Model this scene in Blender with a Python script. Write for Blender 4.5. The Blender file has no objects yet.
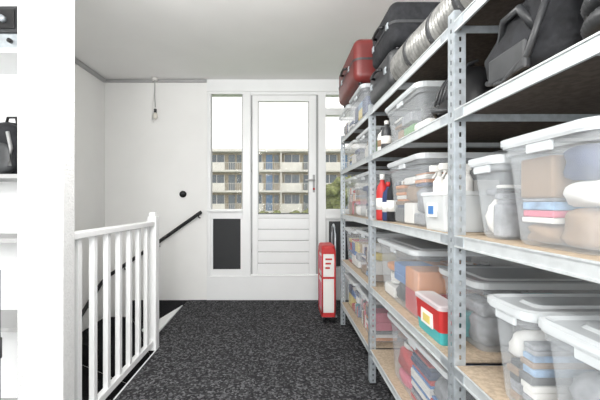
import bpy, bmesh, math, random
from mathutils import Vector, Matrix
random.seed(23)
sc = bpy.context.scene
try:
    sc.view_settings.view_transform = 'Standard'
    sc.view_settings.exposure = 0.12
except Exception: pass

# ---------------- materials ----------------
def mat(name, col, rough=0.5, metal=0.0, noise=0.0, scale=20, bump=0.0, spec=0.5, bscale=None):
    m = bpy.data.materials.new(name); m.use_nodes = True
    nt = m.node_tree; b = nt.nodes['Principled BSDF']
    b.inputs['Base Color'].default_value = (*col, 1)
    b.inputs['Roughness'].default_value = rough
    b.inputs['Metallic'].default_value = metal
    b.inputs['Specular IOR Level'].default_value = spec
    tc = nt.nodes.new('ShaderNodeTexCoord')
    if noise > 0:
        n = nt.nodes.new('ShaderNodeTexNoise'); n.inputs['Scale'].default_value = scale
        n.inputs['Detail'].default_value = 4
        nt.links.new(tc.outputs['Object'], n.inputs['Vector'])
        r = nt.nodes.new('ShaderNodeValToRGB')
        r.color_ramp.elements[0].position = 0.38; r.color_ramp.elements[1].position = 0.62
        r.color_ramp.elements[0].color = (*[max(0, c*(1-noise)) for c in col], 1)
        r.color_ramp.elements[1].color = (*[min(1, c*(1+noise)) for c in col], 1)
        nt.links.new(n.outputs['Fac'], r.inputs['Fac'])
        nt.links.new(r.outputs['Color'], b.inputs['Base Color'])
    if bump > 0:
        n2 = nt.nodes.new('ShaderNodeTexNoise'); n2.inputs['Scale'].default_value = bscale or scale
        nt.links.new(tc.outputs['Object'], n2.inputs['Vector'])
        bp = nt.nodes.new('ShaderNodeBump'); bp.inputs['Strength'].default_value = bump
        bp.inputs['Distance'].default_value = 0.01
        nt.links.new(n2.outputs['Fac'], bp.inputs['Height'])
        nt.links.new(bp.outputs['Normal'], b.inputs['Normal'])
    return m

def carpet_mat():
    m=mat('carpet',(0.055,0.055,0.058),0.95,spec=0.1,bump=0.4,bscale=160)
    nt=m.node_tree; b=nt.nodes['Principled BSDF']
    tc=nt.nodes.new('ShaderNodeTexCoord')
    v=nt.nodes.new('ShaderNodeTexVoronoi'); v.inputs['Scale'].default_value=85
    nt.links.new(tc.outputs['Object'],v.inputs['Vector'])
    bw=nt.nodes.new('ShaderNodeSeparateColor'); nt.links.new(v.outputs['Color'],bw.inputs[0])
    r=nt.nodes.new('ShaderNodeValToRGB'); e=r.color_ramp.elements
    e[0].position=0.0; e[0].color=(0.022,0.022,0.024,1)
    e[1].position=1.0; e[1].color=(0.17,0.17,0.178,1)
    k=r.color_ramp.elements.new(0.6); k.color=(0.05,0.05,0.053,1)
    nt.links.new(bw.outputs[0],r.inputs['Fac']); nt.links.new(r.outputs['Color'],b.inputs['Base Color'])
    return m

def clear(name, col, transp, rough=0.3):
    m = mat(name, col, rough); nt = m.node_tree
    out = nt.nodes['Material Output']; b = nt.nodes['Principled BSDF']
    t = nt.nodes.new('ShaderNodeBsdfTransparent'); mx = nt.nodes.new('ShaderNodeMixShader')
    mx.inputs[0].default_value = transp
    nt.links.new(b.outputs[0], mx.inputs[1]); nt.links.new(t.outputs[0], mx.inputs[2])
    nt.links.new(mx.outputs[0], out.inputs['Surface'])
    return m

M_wall = mat('wall_paint', (0.89,0.89,0.875), 0.8, noise=0.012, scale=3, bump=0.05, bscale=180)
M_ceil = mat('ceiling_paint', (0.90,0.895,0.885), 0.85, noise=0.012, scale=2)
M_pillar = mat('pillar_paint', (0.74,0.745,0.74), 0.7, noise=0.03, scale=60, bump=0.45, bscale=110)
M_white = mat('white_gloss_paint', (0.87,0.88,0.88), 0.35, noise=0.01, scale=5)
M_carpet = carpet_mat()
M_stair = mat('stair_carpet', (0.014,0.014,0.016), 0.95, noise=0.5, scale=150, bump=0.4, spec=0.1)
M_grey = mat('grey_trim_paint', (0.42,0.42,0.42), 0.5)
M_black = mat('black_metal', (0.012,0.012,0.013), 0.4)
M_louv = mat('dark_grille', (0.03,0.032,0.035), 0.6)
M_metal = mat('galvanised_steel', (0.44,0.48,0.51), 0.42, metal=0.5, noise=0.12, scale=35)
M_beam = mat('pale_steel_beam', (0.58,0.61,0.62), 0.45, metal=0.25, noise=0.05, scale=30)
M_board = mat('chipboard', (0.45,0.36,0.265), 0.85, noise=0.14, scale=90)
M_under = mat('dark_board_underside', (0.09,0.07,0.055), 0.9, noise=0.2, scale=60)  # darker brown for the undersides of the chipboard shelves
M_dark = mat('dark_fabric', (0.013,0.014,0.017), 0.85, noise=0.4, scale=30, bump=0.3)
M_char = mat('charcoal_shell', (0.04,0.042,0.045), 0.45, noise=0.15, scale=20)
M_silver = mat('foil_duct', (0.21,0.21,0.20), 0.4, metal=0.35, noise=0.25, scale=25, bump=0.3)
M_red = mat('oxblood_shell', (0.14,0.020,0.018), 0.4, noise=0.12, scale=15)
M_reds = mat('bright_red', (0.50,0.03,0.03), 0.5)
M_blue = mat('blue_paint', (0.06,0.2,0.48), 0.5)
M_teal = mat('teal_plastic', (0.06,0.40,0.42), 0.4)
M_orange = mat('orange_plastic', (0.65,0.25,0.07), 0.5)
M_yellow = mat('yellow_card', (0.70,0.56,0.16), 0.6)
M_pink = mat('pink_plastic', (0.65,0.14,0.22), 0.5)
M_green = mat('green_fabric', (0.12,0.28,0.10), 0.7)
M_paper = mat('white_paper', (0.80,0.79,0.76), 0.7)
M_brown = mat('brown_card', (0.27,0.18,0.11), 0.8)
M_navy = mat('navy_fabric', (0.025,0.045,0.13), 0.8)
M_gfab = mat('grey_fabric', (0.25,0.26,0.28), 0.8, noise=0.2, scale=40)
M_lblue = mat('light_blue_fabric', (0.22,0.36,0.55), 0.8, noise=0.3, scale=30)
M_bin = clear('translucent_plastic', (0.72,0.76,0.79), 0.72, 0.16)
M_rim = clear('translucent_rim', (0.82,0.86,0.88), 0.40, 0.25)
M_lid = clear('translucent_lid', (0.84,0.88,0.90), 0.48, 0.2)
M_glass = clear('window_glass', (0.9,0.95,0.95), 0.97, 0.02)
M_brick = mat('pale_brick', (0.36,0.31,0.23), 0.9, noise=0.2, scale=3)
M_conc = mat('white_concrete', (0.70,0.68,0.64), 0.8, noise=0.06, scale=1)
M_win = mat('facade_glass', (0.12,0.15,0.18), 0.2)
M_fblue = mat('facade_blue', (0.10,0.20,0.36), 0.5)
M_leaf = mat('foliage', (0.17,0.19,0.07), 0.9, noise=0.5, scale=6)
M_grass = mat('grass', (0.10,0.16,0.05), 0.95, noise=0.4, scale=1)
M_bulb = mat('bulb_glass', (0.75,0.72,0.65), 0.1)
PAL = [M_reds,M_blue,M_teal,M_orange,M_yellow,M_pink,M_green,M_paper,M_brown,M_navy,M_dark,M_paper,M_char,M_paper]

# ---------------- mesh builder ----------------
class MB:
    def __init__(s): s.v=[]; s.f=[]; s.m=[]; s.sm=[]; s.mats=[]
    def mi(s, m):
        if m not in s.mats: s.mats.append(m)
        return s.mats.index(m)
    def add(s, vs, fs, m, smooth=False, M=None):
        o=len(s.v); k=s.mi(m)
        for v in vs:
            v=Vector(v)
            s.v.append(M@v if M is not None else v)
        for f in fs:
            s.f.append([o+i for i in f]); s.m.append(k); s.sm.append(smooth)
    def bm(s, bm, m, smooth=False, M=None):
        bm.verts.index_update()
        s.add([v.co.copy() for v in bm.verts], [[v.index for v in f.verts] for f in bm.faces], m, smooth, M)
        bm.free()
    def box(s, x0,x1,y0,y1,z0,z1, m, bev=0.0, seg=2, M=None, smooth=None):
        b=bmesh.new(); bmesh.ops.create_cube(b,size=1)
        for v in b.verts:
            v.co=Vector(((x0+x1)/2+v.co.x*(x1-x0),(y0+y1)/2+v.co.y*(y1-y0),(z0+z1)/2+v.co.z*(z1-z0)))
        if bev>0:
            bmesh.ops.bevel(b,geom=list(b.edges),offset=bev,segments=seg,profile=0.5,affect='EDGES')
        s.bm(b,m,(bev>0 and seg>2) if smooth is None else smooth,M)
    def cyl(s, c, r, h, m, axis='Z', n=20, r2=None, M=None, smooth=True):
        b=bmesh.new(); bmesh.ops.create_cone(b,cap_ends=True,segments=n,radius1=r,radius2=r if r2 is None else r2,depth=h)
        R={'Z':Matrix(),'X':Matrix.Rotation(math.pi/2,4,'Y'),'Y':Matrix.Rotation(-math.pi/2,4,'X')}[axis]
        T=Matrix.Translation(c)@R
        s.bm(b,m,smooth,(M@T) if M is not None else T)
    def tube(s, pts, r, m, n=8, M=None):
        pts=[Vector(p) for p in pts]; vs=[]; fs=[]
        for i,p in enumerate(pts):
            t=(pts[min(i+1,len(pts)-1)]-pts[max(i-1,0)]).normalized()
            u=t.cross(Vector((0,0,1)))
            if u.length<0.05: u=t.cross(Vector((1,0,0)))
            u.normalize(); w=t.cross(u)
            rr=r[i] if isinstance(r,list) else r
            for k in range(n):
                a=2*math.pi*k/n; vs.append(p+u*math.cos(a)*rr+w*math.sin(a)*rr)
        for i in range(len(pts)-1):
            for k in range(n):
                fs.append([i*n+k,i*n+(k+1)%n,(i+1)*n+(k+1)%n,(i+1)*n+k])
        fs.append(list(range(n))[::-1]); fs.append([(len(pts)-1)*n+k for k in range(n)])
        s.add(vs,fs,m,True,M)
    def blob(s, c, a, m, e=0.6, lump=0.04, M=None, nu=28, nv=16):
        vs=[];fs=[]; ph=random.random()*6
        def p(t,e): return math.copysign(abs(t)**e,t)
        for j in range(nv+1):
            la=-math.pi/2+math.pi*j/nv
            for i in range(nu):
                lo=2*math.pi*i/nu
                x=p(math.cos(la),e)*p(math.cos(lo),e); y=p(math.cos(la),e)*p(math.sin(lo),e); z=p(math.sin(la),e)
                k=1+lump*(math.sin(4*lo+ph+3*z)+math.sin(5*z+ph*2+2*lo))
                vs.append((c[0]+a[0]*x*k,c[1]+a[1]*y*k,c[2]+a[2]*max(z*k,-1)))
        for j in range(nv):
            for i in range(nu):
                fs.append([j*nu+i,j*nu+(i+1)%nu,(j+1)*nu+(i+1)%nu,(j+1)*nu+i])
        s.add(vs,fs,m,True,M)
    def loft(s, rings, m, cap0=False, cap1=False, smooth=False):
        n=len(rings[0]); vs=[p for r in rings for p in r]; fs=[]
        for i in range(len(rings)-1):
            for k in range(n):
                fs.append([i*n+k,i*n+(k+1)%n,(i+1)*n+(k+1)%n,(i+1)*n+k])
        if cap0: fs.append(list(range(n))[::-1])
        if cap1: fs.append([(len(rings)-1)*n+k for k in range(n)])
        s.add(vs,fs,m,smooth)
    def obj(s, name, loc=(0,0,0)):
        L=Vector(loc)
        me=bpy.data.meshes.new(name)
        me.from_pydata([tuple(v-L) for v in s.v],[],s.f)
        for m in s.mats: me.materials.append(m)
        for i,p in enumerate(me.polygons):
            p.material_index=s.m[i]; p.use_smooth=s.sm[i]
        me.update()
        o=bpy.data.objects.new(name,me); o.location=L
        sc.collection.objects.link(o); return o

def sbox(name,*a,**k):
    b=MB(); b.box(*a,**k); return b.obj(name)

def rrect(x0,x1,y0,y1,z,r,n=4):
    pts=[]
    for (cx,cy,a0) in ((x1-r,y1-r,0),(x0+r,y1-r,90),(x0+r,y0+r,180),(x1-r,y0+r,270)):
        for k in range(n+1):
            a=math.radians(a0+90*k/n); pts.append((cx+r*math.cos(a),cy+r*math.sin(a),z))
    return pts

# ---------------- room shell ----------------
YB=3.86; XL=-2.0; XR=1.2; ZC=2.5; YR=-1.8; XE=-0.93
b=MB(); b.box(XE,XR,YR,YB,-0.25,0,M_carpet); b.box(XL,XE,YR,1.9,-0.25,0,M_carpet); b.obj('floor')
sbox('ceiling',XL-0.15,XR+0.15,YR-0.15,YB+0.2,ZC,ZC+0.15,M_ceil)
sbox('wall_left',XL-0.15,XL,YR,YB+0.2,-2.4,ZC,M_wall)
sbox('wall_right',XR,XR+0.15,YR,YB+0.2,-0.25,ZC,M_wall)
b=MB()
b.box(XL,-0.84,YB,YB+0.2,-2.4,ZC,M_wall)
b.box(-0.84,XR,YB,YB+0.2,-2.4,0.0,M_wall)
b.box(-0.84,XR,YB+0.005,YB+0.2,0.0,0.27,M_white)
b.box(-0.84,XR,YB-0.005,YB+0.2,2.365,ZC,M_white)
b.obj('wall_back')
b=MB()
b.box(XL,XR,YR-0.15,YR,-0.25,0.8,M_wall); b.box(XL,XR,YR-0.15,YR,2.3,ZC,M_wall)
b.box(XL,-1.4,YR-0.15,YR,0.8,2.3,M_wall); b.box(0.9,XR,YR-0.15,YR,0.8,2.3,M_wall)
b.obj('wall_rear')
b=MB()
for x in (-1.4,-0.28,0.84): b.box(x,x+0.06,YR-0.1,YR-0.03,0.8,2.3,M_white)
b.box(-1.34,0.84,YR-0.1,YR-0.03,0.8,0.86,M_white); b.box(-1.34,0.84,YR-0.1,YR-0.03,2.24,2.3,M_white)
b.obj('added_rear_window')  # invented window in the unseen rear wall, added to let sky light in
sbox('wall_stairwell',XE-0.008,XE+0.1,1.9,YB,-2.4,-0.25,M_wall)
sbox('trim_1',XE-0.008,XE,1.9,2.6,-0.25,0.004,M_white)
b=MB()
b.box(XL+0.002,-0.84,YB-0.025,YB,2.465,2.497,M_grey,bev=0.004)
b.box(XL,XL+0.03,YR,YB-0.03,2.455,2.497,M_grey,bev=0.004)
b.obj('trim_2')
sbox('baseboard_back',XE+0.09,XR-0.01,YB-0.012,YB,0.0,0.27,M_white,bev=0.003)
sbox('baseboard_right',XR-0.012,XR,YR,YB-0.02,0,0.07,M_white)
b=MB(); b.box(-1.126,-0.93,1.45,1.535,0,ZC,M_pillar,bev=0.004); b.obj('white_column')

# staircase : landing + winders + straight
b=MB()
XSL=XL+0.003; YS=YB-0.003
C=(-0.945,2.605); r=0.19
def ray_pt(a):
    dx,dy=math.cos(a),math.sin(a); ts=[]
    if dx<-1e-6: ts.append((XSL-C[0])/dx)
    if dy>1e-6: ts.append((YS-C[1])/dy)
    t=min(ts); return (C[0]+dx*t,C[1]+dy*t)
angs=[90,121,150,180]
def slab(b,poly,zt,zb,m):
    n=len(poly)
    vs=[(p[0],p[1],zt) for p in poly]+[(p[0],p[1],zb) for p in poly]
    fs=[list(range(n)),list(range(n,2*n))[::-1]]+[[k,n+k,n+(k+1)%n,(k+1)%n] for k in range(n)]
    b.add(vs,fs,m)
for i in range(3):
    a0,a1=math.radians(angs[i]+0.01),math.radians(angs[i+1]-0.01)
    poly=[C,ray_pt(a0)]
    ac=math.atan2(YS-C[1],XSL-C[0])
    if a0<ac<a1: poly.append((XSL,YS))
    poly.append(ray_pt(a1))
    slab(b,poly,-r*i-0.002,-r*i-0.19,M_stair)
for i in range(6):
    zt=-r*(3+i); y1=2.6-0.23*i
    b.box(XSL,XE-0.014,y1-0.25,y1,zt-0.19,zt,M_stair)
slab(b,[(-0.955,2.63),(-1.035,2.86),(-1.05,3.63),(-1.14,3.2),(-1.20,2.93)],0.012,-0.002,M_white)
slab(b,[(XE,2.605),(XE,YS),(-1.05,YS),(-1.05,3.63),(-1.035,2.86),(-0.95,2.605)],0.0,-0.03,M_carpet)
b.obj('staircase')

# handrail
b=MB()
y=YB-0.06
pts=[(-0.89,y,1.0),(-0.92,y,0.98),(-1.375,y,0.66),(-1.80,y,0.37),(-1.90,y-0.03,0.30),(-1.94,y-0.12,0.24),(-1.94,3.2,-0.05),(-1.94,2.8,-0.30)]
b.tube(pts,0.020,M_black,10)
for p in (pts[1],(-1.375,y,0.66),(-1.75,y,0.40)):
    b.tube([p,(p[0],p[1],p[2]-0.04),(p[0],YB,p[2]-0.05)],0.007,M_black)
for p in ((-1.94,3.45,0.08),(-1.94,2.95,-0.2)):
    b.tube([p,(p[0],p[1],p[2]-0.04),(XL,p[1],p[2]-0.05)],0.007,M_black)
b.obj('stair_handrail')
b=MB(); b.cyl((-1.11,YB-0.01,1.2),0.038,0.02,M_black,'Y',24); b.cyl((-1.11,YB-0.025,1.2),0.016,0.012,M_char,'Y',20); b.obj('wall_switch')

# balustrade
b=MB(); X=-0.965
b.box(X-0.03,X+0.035,2.53,2.60,0.0,1.0,M_white,bev=0.004); b.box(X-0.024,X+0.024,2.541,2.589,1.0,1.03,M_white,bev=0.006)
b.box(X-0.028,X+0.028,1.536,2.53,0.93,0.965,M_white,bev=0.006)
b.box(X-0.018,X+0.018,1.536,2.53,0.04,0.08,M_white,bev=0.003)
for i in range(7):
    yy=1.61+0.137*i
    b.box(X-0.014,X+0.014,yy-0.016,yy+0.016,0.08,0.93,M_white,bev=0.002)
b.obj('stair_railing')

# bulb hanging
b=MB()
b.cyl((-1.41,YB-0.06,2.485),0.03,0.03,M_paper)
b.tube([(-1.41,YB-0.06,2.48),(-1.412,YB-0.06,2.3),(-1.405,YB-0.06,2.17)],0.005,M_grey,6)
b.cyl((-1.405,YB-0.06,2.13),0.016,0.04,M_char)
b.blob((-1.405,YB-0.06,2.075),(0.026,0.026,0.04),M_bulb,e=1,lump=0)
b.tube([(-1.41,YB-0.06,2.40),(-1.435,YB-0.06,2.2),(-1.44,YB-0.06,2.03),(-1.42,YB-0.06,2.0)],0.003,M_paper,6)
b.obj('pendant_bulb')

# ---------------- door assembly ----------------
F0=YB-0.0; F1=YB+0.09
def frame(b,x0,x1,z0,z1): b.box(x0,x1,F0+0.004,F1,z0,z1,M_white,bev=0.004)
b=MB()
frame(b,-0.84,-0.80,0.27,2.365); frame(b,-0.435,-0.345,0.27,2.365)
b.box(-0.80,-0.435,F0+0.004,F1,2.34,2.365,M_white); b.box(-0.80,-0.435,F0+0.004,F1,0.92,1.03,M_white,bev=0.004)
b.box(-0.80,-0.435,F0+0.01,F1,0.27,0.345,M_white)
b.box(-0.80,-0.775,F0+0.01,F1,0.345,0.92,M_white); b.box(-0.46,-0.435,F0+0.01,F1,0.345,0.92,M_white)
b.box(-0.80,-0.435,F0+0.05,F0+0.056,1.03,2.34,M_glass)
for x in (-0.80,-0.447): b.box(x,x+0.012,F0+0.03,F0+0.05,1.03,2.34,M_grey)
b.box(-0.83,-0.44,F0-0.035,F0+0.004,1.0,1.02,M_white,bev=0.004)
b.obj('window_1')
b=MB(); b.box(-0.774,-0.461,F0+0.02,F0+0.05,0.346,0.919,M_louv)
for i in range(26):
    x=-0.768+i*0.0119; b.box(x,x+0.005,F0+0.012,F0+0.02,0.355,0.91,M_louv)
b.obj('ventilation_grille')
b=MB()
frame(b,0.425,0.51,0.27,2.365)
b.box(0.51,1.195,F0+0.004,F1,2.33,2.365,M_white); b.box(0.51,1.195,F0+0.004,F1,2.10,2.18,M_white,bev=0.004)
b.box(0.51,1.195,F0+0.004,F1,0.92,1.03,M_white,bev=0.004); b.box(0.51,1.195,F0+0.01,F1,0.27,0.345,M_white)
frame(b,1.1,1.195,0.345,2.33)
b.box(0.51,1.1,F0+0.05,F0+0.056,1.03,2.10,M_glass); b.box(0.51,1.1,F0+0.05,F0+0.056,2.18,2.33,M_glass)
b.box(0.55,1.06,F0+0.02,F0+0.05,0.38,0.89,M_louv); b.box(0.51,1.1,F0+0.05,F0+0.07,0.345,0.92,M_white)
b.obj('window_2')
# door
b=MB()
b.box(-0.344,0.424,F0+0.004,F1,2.33,2.364,M_white)
b.box(-0.325,-0.262,F0+0.0,F0+0.05,0.285,2.325,M_white,bev=0.004)
b.box(0.318,0.40,F0+0.0,F0+0.05,0.285,2.325,M_white,bev=0.004)
b.box(-0.262,0.318,F0+0.0,F0+0.05,2.255,2.325,M_white,bev=0.003)
b.box(-0.262,0.318,F0+0.0,F0+0.05,0.93,0.965,M_white,bev=0.003)
b.box(-0.262,0.318,F0+0.02,F0+0.026,0.965,2.255,M_glass)
b.box(-0.262,0.318,F0+0.03,F0+0.05,0.965,0.985,M_char)
b.box(-0.27,0.326,F0-0.012,F0+0.0,0.955,0.972,M_white,bev=0.003)
for x in (-0.262,0.308): b.box(x,x+0.01,F0+0.008,F0+0.02,0.985,2.255,M_grey)
b.box(-0.344,-0.325,F0+0.03,F0+0.05,0.285,2.33,M_grey); b.box(0.40,0.424,F0+0.03,F0+0.05,0.285,2.33,M_grey)
n=5; h=(0.93-0.285)/n
for i in range(n): b.box(-0.262,0.318,F0+0.004,F0+0.045,0.285+h*i+0.003,0.285+h*(i+1)-0.004,M_white,bev=0.006)
b.box(-0.262,0.318,F0+0.014,F0+0.05,0.285,0.93,M_grey)
b.box(-0.34,0.415,F0-0.02,F0+0.0,0.27,0.283,M_white,bev=0.004)
b.box(0.36,0.385,F0-0.008,F0,1.22,1.42,M_grey,bev=0.003)
b.tube([(0.372,F0,1.36),(0.372,F0-0.05,1.36),(0.36,F0-0.055,1.36),(0.27,F0-0.055,1.355)],0.009,M_grey,8)
b.cyl((0.372,F0-0.012,1.26),0.012,0.015,M_reds,'Y',12)
for z in (0.6,1.5,2.1): b.cyl((-0.333,F0-0.008,z),0.008,0.09,M_grey)
b.obj('door_1')

# ---------------- metal shelving ----------------
XF=0.54; XBk=1.15
T=[0.215,0.595,1.0,1.39,1.665]
UY=[0.07,1.07,2.07,3.05]
b=MB()
def slotted(b, fixed, u0,u1, z0,z1, axis):
    t=0.002
    def bx(a0,a1,c0,c1):
        if axis=='X': b.box(fixed,fixed+t,a0,a1,c0,c1,M_metal)
        else: b.box(a0,a1,fixed,fixed+t,c0,c1,M_metal)
    w=u1-u0; s0=u0+w*0.40; s1=u0+w*0.60
    bx(u0,s0,z0,z1); bx(s1,u1,z0,z1)
    z=z0; P=0.033
    while z<z1:
        bx(s0,s1,z,min(z+0.019,z1)); z+=P
for i,yu in enumerate(UY):
    slotted(b,XF-0.002,yu-0.012,yu+0.026,0.0,1.70,'X')
    slotted(b,yu-0.014,XF,XF+0.034,0.0,1.70,'Y')
    b.box(XF-0.006,XF+0.04,yu-0.018,yu+0.03,0.0,0.012,M_black)
    b.box(XBk-0.002,XBk,yu-0.012,yu+0.026,0,1.70,M_metal); b.box(XBk-0.034,XBk,yu-0.014,yu-0.012,0,1.70,M_metal)
for z in T:
    for i in range(3):
        y0=UY[i]+0.027; y1=UY[i+1]-0.015
        b.box(XF,XF+0.004,y0,y1,z-0.036,z,M_beam)
        b.box(XF-0.003,XF,y0,y1,z-0.036,z-0.031,M_beam); b.box(XF-0.003,XF,y0,y1,z-0.004,z,M_beam)
        b.box(XF-0.002,XF,y0-0.002,y0+0.05,z-0.034,z-0.002,M_metal)
        b.box(XF-0.002,XF,y1-0.05,y1+0.001,z-0.034,z-0.002,M_metal)
        b.box(XBk-0.006,XBk-0.002,y0,y1,z-0.036,z,M_beam)
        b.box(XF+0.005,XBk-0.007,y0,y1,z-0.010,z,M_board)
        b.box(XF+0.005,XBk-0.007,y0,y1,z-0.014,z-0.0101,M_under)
        b.box(XF+0.005,XBk-0.007,(y0+y1)/2-0.02,(y0+y1)/2+0.02,z-0.032,z-0.014,M_beam)
    for yu in UY:
        b.box(XF+0.035,XBk-0.035,yu-0.012,yu-0.009,z-0.036,z-0.002,M_metal)
b.obj('metal_shelving_unit')

# ---------------- storage bins ----------------
def item(b,a0,a1,c0,c1,z0,z1,m,pal,cloth=False):
    k=random.random(); cx,cy=(a0+a1)/2,(c0+c1)/2; hh=z1-z0; rr=min(a1-a0,c1-c0)/2
    if cloth: k = 0.3 if k<.35 else (0.1 if k<.45 else 0.6)
    if k<0.22: b.box(a0,a1,c0,c1,z0,z1,m,bev=min(0.006,hh*.3))
    elif k<0.42:
        z=z0
        while z<z1-0.004:
            t=min(random.uniform(.010,.022),z1-z); j=random.uniform(0,.008)
            b.box(a0+j,a1-random.uniform(0,.008),c0+random.uniform(0,.006),c1-j,z,z+t*.93,random.choice(pal),bev=min(.003,t*.25)); z+=t
    elif k<0.52:
        x=c0
        while x<c1-.006:
            t=min(random.uniform(.012,.03),c1-x)
            b.box(a0,a1,x,x+t*.92,z0,z0+hh*random.uniform(.7,1),random.choice(pal),bev=min(.003,t*.2)); x+=t
    elif k<0.82: b.blob((cx,cy,z0+hh/2),((a1-a0)/2,(c1-c0)/2,hh/2),m,e=0.6,lump=0.05,nu=20,nv=10)
    elif k<0.92 and hh>.06:
        for q in (-.5,.5):
            x=cx+q*(a1-a0)*.5; b.cyl((x,cy,z0+hh*.38),rr*.5,hh*.76,m,n=14); b.cyl((x,cy,z0+hh*.82),rr*.5,hh*.12,m,n=14,r2=rr*.22); b.cyl((x,cy,z0+hh*.93),rr*.24,hh*.12,random.choice(pal),n=12)
    else: b.tube([(cx+rr*.75*math.cos(t*.5),cy+rr*.75*math.sin(t*.5),z0+.012+(hh-.024)*t/50) for t in range(51)],.009,m,6)
def bin_(y0,y1,z0,h,x0=0.552,x1=1.10,lid=True,pal=None,fill=0.85,name='storage_bin',cloth=False):
    b=MB(); pal=pal or PAL
    top=z0+h-(0.018 if lid else 0)
    ins=0.026; r=0.03
    x0b,x1b,y0b,y1b=x0+0.012,x1-0.012,y0+0.012,y1-0.012
    rings=[rrect(x0b+ins,x1b-ins,y0b+ins,y1b-ins,z0+0.001,r),
           rrect(x0b+ins*0.8,x1b-ins*0.8,y0b+ins*0.8,y1b-ins*0.8,z0+0.012,r),
           rrect(x0b+0.006,x1b-0.006,y0b+0.006,y1b-0.006,top-0.035,r),
           rrect(x0b,x1b,y0b,y1b,top-0.03,r),
           rrect(x0b,x1b,y0b,y1b,top,r)]
    b.loft(rings,M_bin,cap0=True,smooth=False)
    b.loft([rrect(x0b,x1b,y0b,y1b,top-0.012,r),rrect(x0b-0.008,x1b+0.008,y0b-0.008,y1b+0.008,top-0.012,r+.008),
            rrect(x0b-0.008,x1b+0.008,y0b-0.008,y1b+0.008,top-0.002,r+.008),rrect(x0b,x1b,y0b,y1b,top-0.001,r)],M_rim)
    for xx in (x0b-0.006,x1b-0.004):
        b.box(xx,xx+0.01,(y0+y1)/2-0.035,(y0+y1)/2+0.035,top-0.034,top-0.012,M_rim,bev=0.003)
    if lid:
        b.loft([rrect(x0,x1,y0,y1,top-0.006,r+.01),rrect(x0,x1,y0,y1,top+0.010,r+.01),
                rrect(x0+0.012,x1-0.012,y0+0.012,y1-0.012,top+0.013,r)],M_rim)
        b.loft([rrect(x0+0.012,x1-0.012,y0+0.012,y1-0.012,top+0.013,r),rrect(x0+0.022,x1-0.022,y0+0.022,y1-0.022,top+0.007,r),
                rrect(x0+0.06,x1-0.06,y0+0.05,y1-0.05,top+0.007,r*.7),rrect(x0+0.066,x1-0.066,y0+0.056,y1-0.056,top+0.013,r*.7)],
               M_lid,cap1=True)
    nx,ny=3,(2 if y1-y0<.35 else 3)
    X0,X1,Y0,Y1=x0b+ins+.002,x1b-ins-.002,y0b+ins+.001,y1b-ins-.001
    for i in range(nx):
        for j in range(ny):
            a0=X0+(X1-X0)*i/nx+.001; a1=X0+(X1-X0)*(i+1)/nx-.001; c0=Y0+(Y1-Y0)*j/ny+.001; c1=Y0+(Y1-Y0)*(j+1)/ny-.001
            zz=z0+0.006; zmax=z0+(h-.03)*fill*random.uniform(0.82,1.0)
            while zz<zmax-0.02:
                hh=min(random.uniform(0.04,0.12),zmax-zz)
                item(b,a0,a1,c0,c1,zz,zz+hh,random.choice(pal),pal,cloth)
                zz+=hh
    return b.obj(name,((x0+x1)/2,(y0+y1)/2,z0))
light=[M_paper,M_navy,M_paper,M_brown,M_char,M_yellow,M_gfab,M_lblue]
warm=[M_paper,M_reds,M_orange,M_brown,M_gfab,M_pink,M_paper]
mix=[M_reds,M_paper,M_teal,M_navy,M_blue,M_gfab,M_yellow,M_paper]
soft=[M_lblue,M_paper,M_gfab,M_lblue,M_navy,M_pink,M_paper,M_brown]
grey=[M_paper,M_gfab,M_char,M_gfab,M_lblue,M_brown]
# far bay
bin_(2.12,2.53,T[4],0.19,x0=0.5,pal=light); bin_(2.56,3.00,T[4],0.19,x0=0.5,pal=light)
bin_(2.12,2.54,T[3],0.20,pal=[M_paper,M_gfab,M_brown,M_green]); bin_(2.57,3.01,T[3],0.20,pal=light)
bin_(2.12,2.54,T[2],0.31,pal=[M_gfab,M_navy,M_paper,M_paper]); bin_(2.57,3.01,T[2],0.31,pal=warm)
bin_(2.12,2.54,T[1],0.32,pal=light,lid=True); bin_(2.57,3.01,T[1],0.30,pal=mix)
bin_(2.12,2.54,T[0],0.28,pal=warm); bin_(2.57,3.01,T[0],0.28,pal=mix)
# middle bay
bin_(1.38,1.84,T[3],0.215,pal=[M_paper,M_char,M_gfab,M_green,M_brown])
bin_(1.36,1.80,T[2],0.31,pal=[M_char,M_gfab,M_brown,M_paper,M_orange,M_navy])
bin_(1.43,1.98,T[1],0.31,pal=[M_paper,M_reds,M_gfab,M_char,M_orange,M_blue,M_paper],fill=0.75)
bin_(1.11,1.41,T[1],0.25,x0=0.64,pal=[M_char,M_paper,M_gfab,M_teal],fill=0.75)
bin_(1.12,1.80,T[0],0.32,pal=[M_reds,M_paper,M_blue,M_navy,M_gfab,M_pink,M_paper])
# near bay
bin_(0.88,1.04,T[2],0.235,pal=[M_paper,M_gfab,M_gfab,M_char],x0=.556,cloth=True); bin_(0.592,0.875,T[2],0.262,pal=soft,fill=.97,x0=0.546,cloth=True); bin_(0.30,0.587,T[2],0.262,pal=soft,x0=.546,cloth=True)
bin_(0.755,0.93,T[1],0.265,pal=grey,x0=0.546,fill=.85,cloth=True); bin_(0.465,0.75,T[1],0.265,pal=grey,x0=0.546,fill=.85,cloth=True)
bin_(0.60,1.0,T[0],0.28,pal=mix)

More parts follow.
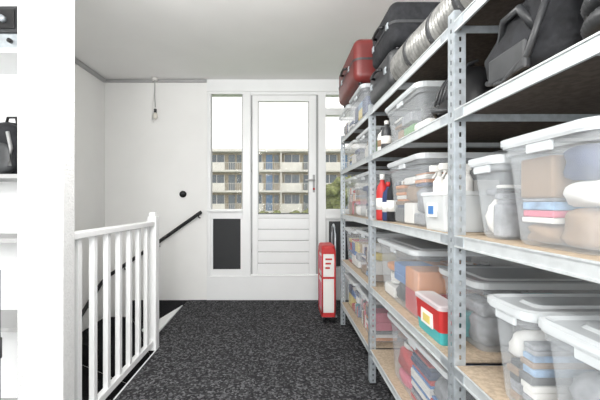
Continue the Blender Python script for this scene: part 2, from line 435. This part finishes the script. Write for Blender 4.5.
# small red box with clear lid
b=MB(); z=T[1]
b.loft([rrect(0.565,0.628,1.2,1.40,z+0.001,0.015),rrect(0.560,0.630,1.195,1.405,z+0.045,0.015)],M_teal,cap0=True)
b.loft([rrect(0.560,0.630,1.195,1.405,z+0.045,0.015),rrect(0.556,0.632,1.19,1.41,z+0.125,0.015)],M_reds,cap1=True)
b.loft([rrect(0.552,0.635,1.185,1.415,z+0.125,0.018),rrect(0.552,0.635,1.185,1.415,z+0.138,0.018),rrect(0.56,0.627,1.193,1.407,z+0.142,0.015)],M_rim,cap1=True)
b.box(0.5555,0.5595,1.25,1.35,z+0.04,z+0.095,M_paper); b.box(0.5545,0.5565,1.27,1.33,z+0.05,z+0.08,M_yellow)
b.obj('toy_storage_box',(0.58,1.3,z))

# white basket with spray bottles
b=MB(); z=T[2]; x0,x1,y0,y1=0.55,0.72,1.145,1.335
b.loft([rrect(x0+.012,x1-.012,y0+.012,y1-.012,z+.001,.015),rrect(x0,x1,y0,y1,z+.125,.018),rrect(x0-.006,x1+.006,y0-.006,y1+.006,z+.127,.02),rrect(x0-.006,x1+.006,y0-.006,y1+.006,z+.14,.02)],M_rim,cap0=True)
b.box(x0+.02,x1-.02,y0+.02,y1-.02,z+.004,z+.09,M_paper,bev=.006)
b.box(x0-.003,x0+.004,y0+.06,y0+.13,z+.05,z+.10,M_paper); b.box(x0-.005,x0,y0+.075,y0+.115,z+.06,z+.09,M_blue)
for (xx,yy) in ((x0+.035,y0+.035),(x0+.035,y0+.11),(x0+.11,y0+.06),(x0+.10,y0+.14)):
    b.cyl((xx,yy,z+.135),.022,.09,M_paper,n=14); b.cyl((xx,yy,z+.19),.022,.03,M_paper,n=14,r2=.008); b.cyl((xx,yy,z+.21),.008,.02,M_paper,n=10)
    b.box(xx-.035,xx+.012,yy-.009,yy+.009,z+.215,z+.238,M_paper,bev=.003)
    b.tube([(xx-.01,yy,z+.215),(xx-.026,yy,z+.19)],.003,M_paper,6)
b.obj('bottle_basket',((x0+x1)/2,(y0+y1)/2,z))

def bottle(x,y,z,r,h,m,cap):
    b=MB(); pr=[(0.9,0),(1,.05),(1,.6),(.85,.72),(.35,.82),(.35,.88)]
    rings=[[(x+r*k*math.cos(2*math.pi*i/16),y+r*k*math.sin(2*math.pi*i/16),z+h*t) for i in range(16)] for k,t in pr]
    b.loft(rings,m,cap0=True,cap1=True,smooth=True)
    b.cyl((x,y,z+h*.93),r*.42,h*.12,cap,n=14)
    b.cyl((x,y,z+h*.35),r*1.02,h*.25,M_paper if m is not M_paper else M_brown,n=18)
    b.obj('cleaning_bottle',(x,y,z))
bottle(0.59,1.98,T[2],.035,.27,M_reds,M_paper); bottle(0.60,1.90,T[2],.033,.22,M_navy,M_reds); bottle(0.60,1.835,T[2],.028,.24,M_dark,M_char)
bottle(0.59,1.97,T[3],.03,.15,M_paper,M_char); bottle(0.59,1.90,T[3],.03,.17,M_char,M_paper)

# helmet
b=MB(); z=T[3]; c=(0.68,1.22,z+.002)
vs=[];fs=[];nu=28;nv=10
for j in range(nv+1):
    la=math.pi/2*j/nv*0.999
    for i in range(nu):
        lo=2*math.pi*i/nu; vs.append((c[0]+.105*math.cos(la)**.8*math.cos(lo),c[1]+.12*math.cos(la)**.8*math.sin(lo),c[2]+.02+.17*math.sin(la)))
for j in range(nv):
    for i in range(nu): fs.append([j*nu+i,j*nu+(i+1)%nu,(j+1)*nu+(i+1)%nu,(j+1)*nu+i])
b.add(vs,fs,M_black,True); b.cyl((c[0],c[1],c[2]+.01),.1,.02,M_char,n=28)
for k in range(-2,3): b.tube([(c[0]-.105*math.cos(t),c[1]+k*.03,c[2]+.03+.165*math.sin(t)) for t in [0.25,.6,.9,1.2,1.5]],.005,M_char,6)
b.tube([(c[0]-.1,c[1]-.05,c[2]+.03),(c[0]-.135,c[1],c[2]+.035),(c[0]-.1,c[1]+.05,c[2]+.03)],.008,M_char)
b.obj('cycle_helmet',c)

# suitcases
def suitcase(x0,x1,y0,y1,z0,z1,m,rib=True,rad=.04,name='suitcase'):
    b=MB(); f=.012
    b.box(x0,x1,y0,y1,z0+f,z1,m,bev=rad,seg=6)
    zm=(z0+z1)/2+.005
    b.loft([rrect(x0-.003,x1+.003,y0-.003,y1+.003,zm-.007,rad),rrect(x0-.003,x1+.003,y0-.003,y1+.003,zm+.007,rad)],M_char)
    if rib:
        n=5
        for i in range(n):
            yy=y0+rad+(y1-y0-2*rad)*(i+.5)/n
            b.box(x0+rad,x1-rad,yy-.012,yy+.012,z1-.002,z1+.004,m,bev=.002)
    for (px,py) in ((x0+.05,y0+.05),(x1-.05,y0+.05),(x0+.05,y1-.05),(x1-.05,y1-.05)):
        b.cyl((px,py,z0+.0125),.014,.025,M_black,n=10)
    ym=(y0+y1)/2
    b.tube([(x0,ym-.07,zm+.03),(x0-.022,ym-.06,zm+.03),(x0-.026,ym,zm+.03),(x0-.022,ym+.06,zm+.03),(x0,ym+.07,zm+.03)],.008,M_black)
    for s in (-.13,.13): b.box(x0-.006,x0+.002,ym+s-.015,ym+s+.015,zm-.016,zm+.016,M_metal,bev=.002)
    return b.obj(name,((x0+x1)/2,(y0+y1)/2,z0))
suitcase(0.46,1.0,2.13,2.74,T[4]+.19,T[4]+.48,M_red,rad=.05)
suitcase(0.53,1.1,1.66,2.05,T[4],T[4]+.2,M_char)
suitcase(0.54,1.08,1.67,2.04,T[4]+.206,T[4]+.44,M_dark)
suitcase(0.73,1.12,1.00,1.60,T[4],T[4]+.36,M_char,rib=False)
# flexible foil duct resting along the top shelf front
b=MB(); pts=[];rs=[]; n=120
for i in range(n):
    t=i/(n-1); y=0.98+.66*t
    pts.append((.62+.010*math.sin(t*5),y,T[4]+.088)); rs.append(.088 if i%4<2 else .081)
b.tube(pts,rs,M_silver,24)
for yy in (1.06,1.26,1.46):
    xx=.62+.010*math.sin((yy-.98)/.66*5)
    b.cyl((xx,yy,T[4]+.0895),.0893,.03,M_char,'Y',28)
b.cyl((.62,.979,T[4]+.088),.07,.004,M_black,'Y',24)
b.obj('flexible_duct',(.62,1.3,T[4]))

# near bay bags
b=MB(); z=T[3]
b.blob((0.86,0.87,z+.115),(.28,.155,.115),M_dark,e=.5,lump=.03)
b.tube([(0.60,.80,z+.12),(0.575,.82,z+.18),(0.59,.90,z+.19),(0.61,.95,z+.12)],.01,M_char)
b.box(.572,.59,.80,.94,z+.03,z+.10,M_char,bev=.006)
b.tube([(0.585,.75,z+.16),(0.58,.80,z+.06),(0.575,.88,z+.02),(0.59,.97,z+.05)],.008,M_char)
b.obj('duffel_bag',(0.86,0.87,z))
b=MB()
b.blob((0.93,0.545,z+.115),(.20,.165,.115),M_dark,e=.55,lump=.03)
b.tube([(0.76,.45,z+.14),(0.74,.49,z+.21),(0.74,.60,z+.21),(0.76,.64,z+.14)],.011,M_navy)
b.obj('duffel_bag',(0.93,0.545,z))
b=MB(); pts=[];rs=[]
for i in range(330):
    a=math.radians(i*4.5)
    pts.append((0.632+.055*math.cos(a),0.60+.06*math.sin(a),z+.024+.04*i/80)); rs.append(.021 if i%2 else .016)
b.tube(pts,rs,M_char,10); b.obj('vacuum_hose',(0.632,.60,z))

# shopping trolley : soft red and white bag on a metal frame
b=MB()
x0,x1,y0,y1=.375,.495,3.10,3.38; xm=(x0+x1)/2; ym=(y0+y1)/2
b.blob((xm,ym,.37),(.06,.14,.31),M_paper,e=.22,lump=.008,nu=40,nv=24)
for zz,hh in ((.665,.03),(.42,.012),(.085,.025)): b.loft([rrect(x0-.004,x1+.004,y0-.004,y1+.004,zz-hh,.02),rrect(x0-.004,x1+.004,y0-.004,y1+.004,zz+hh*.6,.02)],M_reds)
b.blob((xm,ym,.685),(.064,.144,.03),M_reds,e=.4,lump=.01)
for yy in (y0+.006,y1-.006):
    for xx in (x0+.003,x1-.003): b.tube([(xx,yy,.08),(xx,yy,.67)],.008,M_reds,8)
b.box(x0-.006,x0+.002,y0+.07,y1-.07,.47,.60,M_pink,bev=.002); b.box(x0-.006,x0+.002,y0+.07,y1-.07,.13,.36,M_pink,bev=.002)
for q in range(3): b.box(x0+.03,x1-.03-.01*q,y0-.005,y0+.002,.58-.04*q,.595-.04*q,M_reds)
b.tube([(x1+.014,3.2,.06),(x1+.014,3.2,.80),(x1+.014,3.23,.87),(x1+.014,3.30,.89),(x1+.014,3.36,.87),(x1+.014,3.38,.8),(x1+.014,3.38,.06)],.010,M_metal)
for zz in (.3,.6): b.tube([(x1+.014,3.2,zz),(x1+.014,3.38,zz)],.007,M_metal)
b.box(x0,x1+.02,y0+.02,y1,.05,.06,M_metal)
for yy in (3.14,3.34):
    for xx in (x0+.02,x1-.02): b.cyl((xx,yy,.04),.04,.02,M_black,'X',18)
b.obj('shopping_trolley',(.44,3.24,0))

# left shelf unit with objects
b=MB(); x0,x1,y0,y1=-1.75,-1.2,1.58,1.86
b.box(x0,x1,y1-.012,y1,0,2.45,M_white)
for xx in (x0,x1-.02): b.box(xx,xx+.02,y0,y1-.012,0,2.45,M_white)
for zz in (.02,.5,.915,1.215,1.80,2.43): b.box(x0+.02,x1-.02,y0,y1-.012,zz,zz+.02,M_white if zz>1.25 else M_grey)
b.obj('open_shelf_unit',(-1.47,1.72,0))
b=MB(); b.box(-1.6,-1.23,1.6,1.82,1.822,1.90,M_metal,bev=.008); b.box(-1.6,-1.23,1.6,1.82,1.902,2.03,M_char,bev=.008); b.box(-1.58,-1.25,1.593,1.6,1.92,2.01,M_black,bev=.002)
b.cyl((-1.30,1.585,1.96),.015,.02,M_metal,'Y'); b.cyl((-1.27,1.592,1.86),.01,.016,M_black,'Y'); b.obj('stereo_receiver',(-1.4,1.7,1.822))
b=MB(); c=(-1.345,1.70,1.237)
b.blob((c[0],c[1],c[2]+.13),(.10,.10,.13),M_dark,e=.75,lump=.03)
b.blob((c[0],c[1]-.07,c[2]+.08),(.07,.035,.075),M_char,e=.6,lump=.02)
b.tube([(c[0]-.03,c[1],c[2]+.25),(c[0]-.02,c[1],c[2]+.29),(c[0]+.02,c[1],c[2]+.29),(c[0]+.03,c[1],c[2]+.25)],.007,M_black)
b.tube([(c[0]+.05,c[1]-.09,c[2]+.2),(c[0]+.075,c[1]-.10,c[2]+.12),(c[0]+.06,c[1]-.09,c[2]+.04)],.008,M_grey)
b.obj('black_backpack',c)
b=MB()
x=-1.175; yy=1.40
b.tube([(x,yy,.03),(x,yy,.82),(x-.02,yy,.86),(x-.10,yy,.86)],.016,M_black)
b.cyl((x,yy,.015),.08,.03,M_black,n=24); b.cyl((x,yy,.5),.021,.08,M_char,n=16)
b.obj('black_pole_stand',(x,yy,0))

# ---------------- outside ----------------
GZ=-7.5; YO=44
sbox('ground_outside',-80,80,5,120,GZ-.2,GZ,M_grass)
b=MB(); FH=2.68; roof=8.1
b.box(-30,30,YO+1.4,YO+12,GZ,roof-.3,M_brick)
b.box(-30.3,30.3,YO-.2,YO+12.3,roof-.35,roof,M_conc)
lv=[roof-FH*(i+1) for i in range(6)]
for z in lv:
    if z<GZ+.3: continue
    b.box(-30,30,YO,YO+1.4,z-.25,z,M_conc)
    xx=-30.0
    k=0
    while xx<29:
        b.box(xx+.4,xx+2.5,YO+1.34,YO+1.4,z+.9,z+2.1,M_win)
        for q in (xx+.4,xx+1.4,xx+2.42): b.box(q,q+.08,YO+1.3,YO+1.36,z+.9,z+2.1,M_conc)
        b.box(xx+.4,xx+2.5,YO+1.3,YO+1.36,z+.1,z+.85,M_conc)
        b.box(xx+3.0,xx+3.85,YO+1.33,YO+1.4,z,z+2.1,M_fblue if k%2 else M_win)
        b.box(xx+4.1,xx+4.7,YO+1.33,YO+1.4,z+1.0,z+2.1,M_win)
        b.box(xx-.08,xx+.08,YO,YO+1.4,z,z+FH-.25,M_conc)
        b.box(xx+.1,xx+2.7,YO-.05,YO,z-.1,z+.95,M_conc)
        b.box(xx+2.7,xx+5,YO-.03,YO,z+.9,z+.95,M_conc)
        for q in range(10): b.box(xx+2.75+q*.23,xx+2.79+q*.23,YO-.03,YO,z,z+.9,M_conc)
        xx+=5; k+=1
b.obj('apartment_building',(0,YO+6,GZ))
def tree(x,y,top,R):
    b=MB(); b.tube([(x,y,GZ),(x+.1,y,(GZ+top)/2),(x,y,top-R)],[.3,.22,.1],M_brown,8)
    for i in range(30):
        a=random.random()*6.28; rr=R*random.uniform(.1,.85)
        b.blob((x+rr*math.cos(a),y+rr*math.sin(a),top-R*random.uniform(.4,1.8)),(R*.32,R*.32,R*.26),M_leaf,e=1,lump=.16,nu=12,nv=8)
    b.obj('tree',(x,y,GZ))
tree(2.4,32,.9,1.8); tree(-8.5,33,.2,1.8); tree(5.6,33,3.9,1.9); tree(-1.0,34,.5,1.6); tree(12,33,3,2.4)

# ---------------- lights ----------------
w=bpy.data.worlds.new('overcast'); sc.world=w; w.use_nodes=True
nt=w.node_tree; bg=nt.nodes['Background']; bg.inputs['Color'].default_value=(1.0,0.985,0.96,1); bg.inputs['Strength'].default_value=1.7
def fill_pendant(x,y,z,e,r=.09):  # invented out-of-frame lamp, added as fill for walls and ceiling
    b=MB(); b.cyl((x,y,2.49),.05,.02,M_white); b.tube([(x,y,2.485),(x,y,z+.07)],.004,M_white,6)
    b.cyl((x,y,z+.055),.025,.04,M_white)
    for k in range(8):
        a=k*math.pi/4
        b.tube([(x+.02*math.cos(a),y+.02*math.sin(a),z+.05),(x+.11*math.cos(a),y+.11*math.sin(a),z+.0),(x+.02*math.cos(a),y+.02*math.sin(a),z-.10)],.002,M_white,5)
    b.obj('added_fill_pendant',(x,y,z))
    l=bpy.data.lights.new('fill_point_light','POINT'); l.energy=e; l.shadow_soft_size=r; l.color=(1,.985,.965)
    o=bpy.data.objects.new('fill_point_light',l); o.location=(x,y,z); sc.collection.objects.link(o)
fill_pendant(-.35,1.35,2.08,36)
fill_pendant(-.3,-.7,1.8,58)
def area(name,loc,rot,sx,sy,e,col=(1,.97,.93)):
    l=bpy.data.lights.new(name,'AREA'); l.shape='RECTANGLE'; l.size=sx; l.size_y=sy; l.energy=e; l.color=col
    o=bpy.data.objects.new(name,l); o.location=loc; o.rotation_euler=rot; sc.collection.objects.link(o); return o
area('rear_area_fill',(-.25,YR+.02,1.5),(math.radians(108),0,0),2.1,1.3,78,(.98,.99,1))  # added area fill behind the camera, tilted up to brighten the ceiling

cam=bpy.data.cameras.new('camera'); co=bpy.data.objects.new('camera',cam); sc.collection.objects.link(co)
co.location=(0,0,1.10); co.rotation_euler=(math.radians(90),0,0)
cam.sensor_width=36; cam.lens=20.4; cam.shift_x=19/600; cam.shift_y=3/600; cam.clip_start=.05; cam.clip_end=500
sc.camera=co
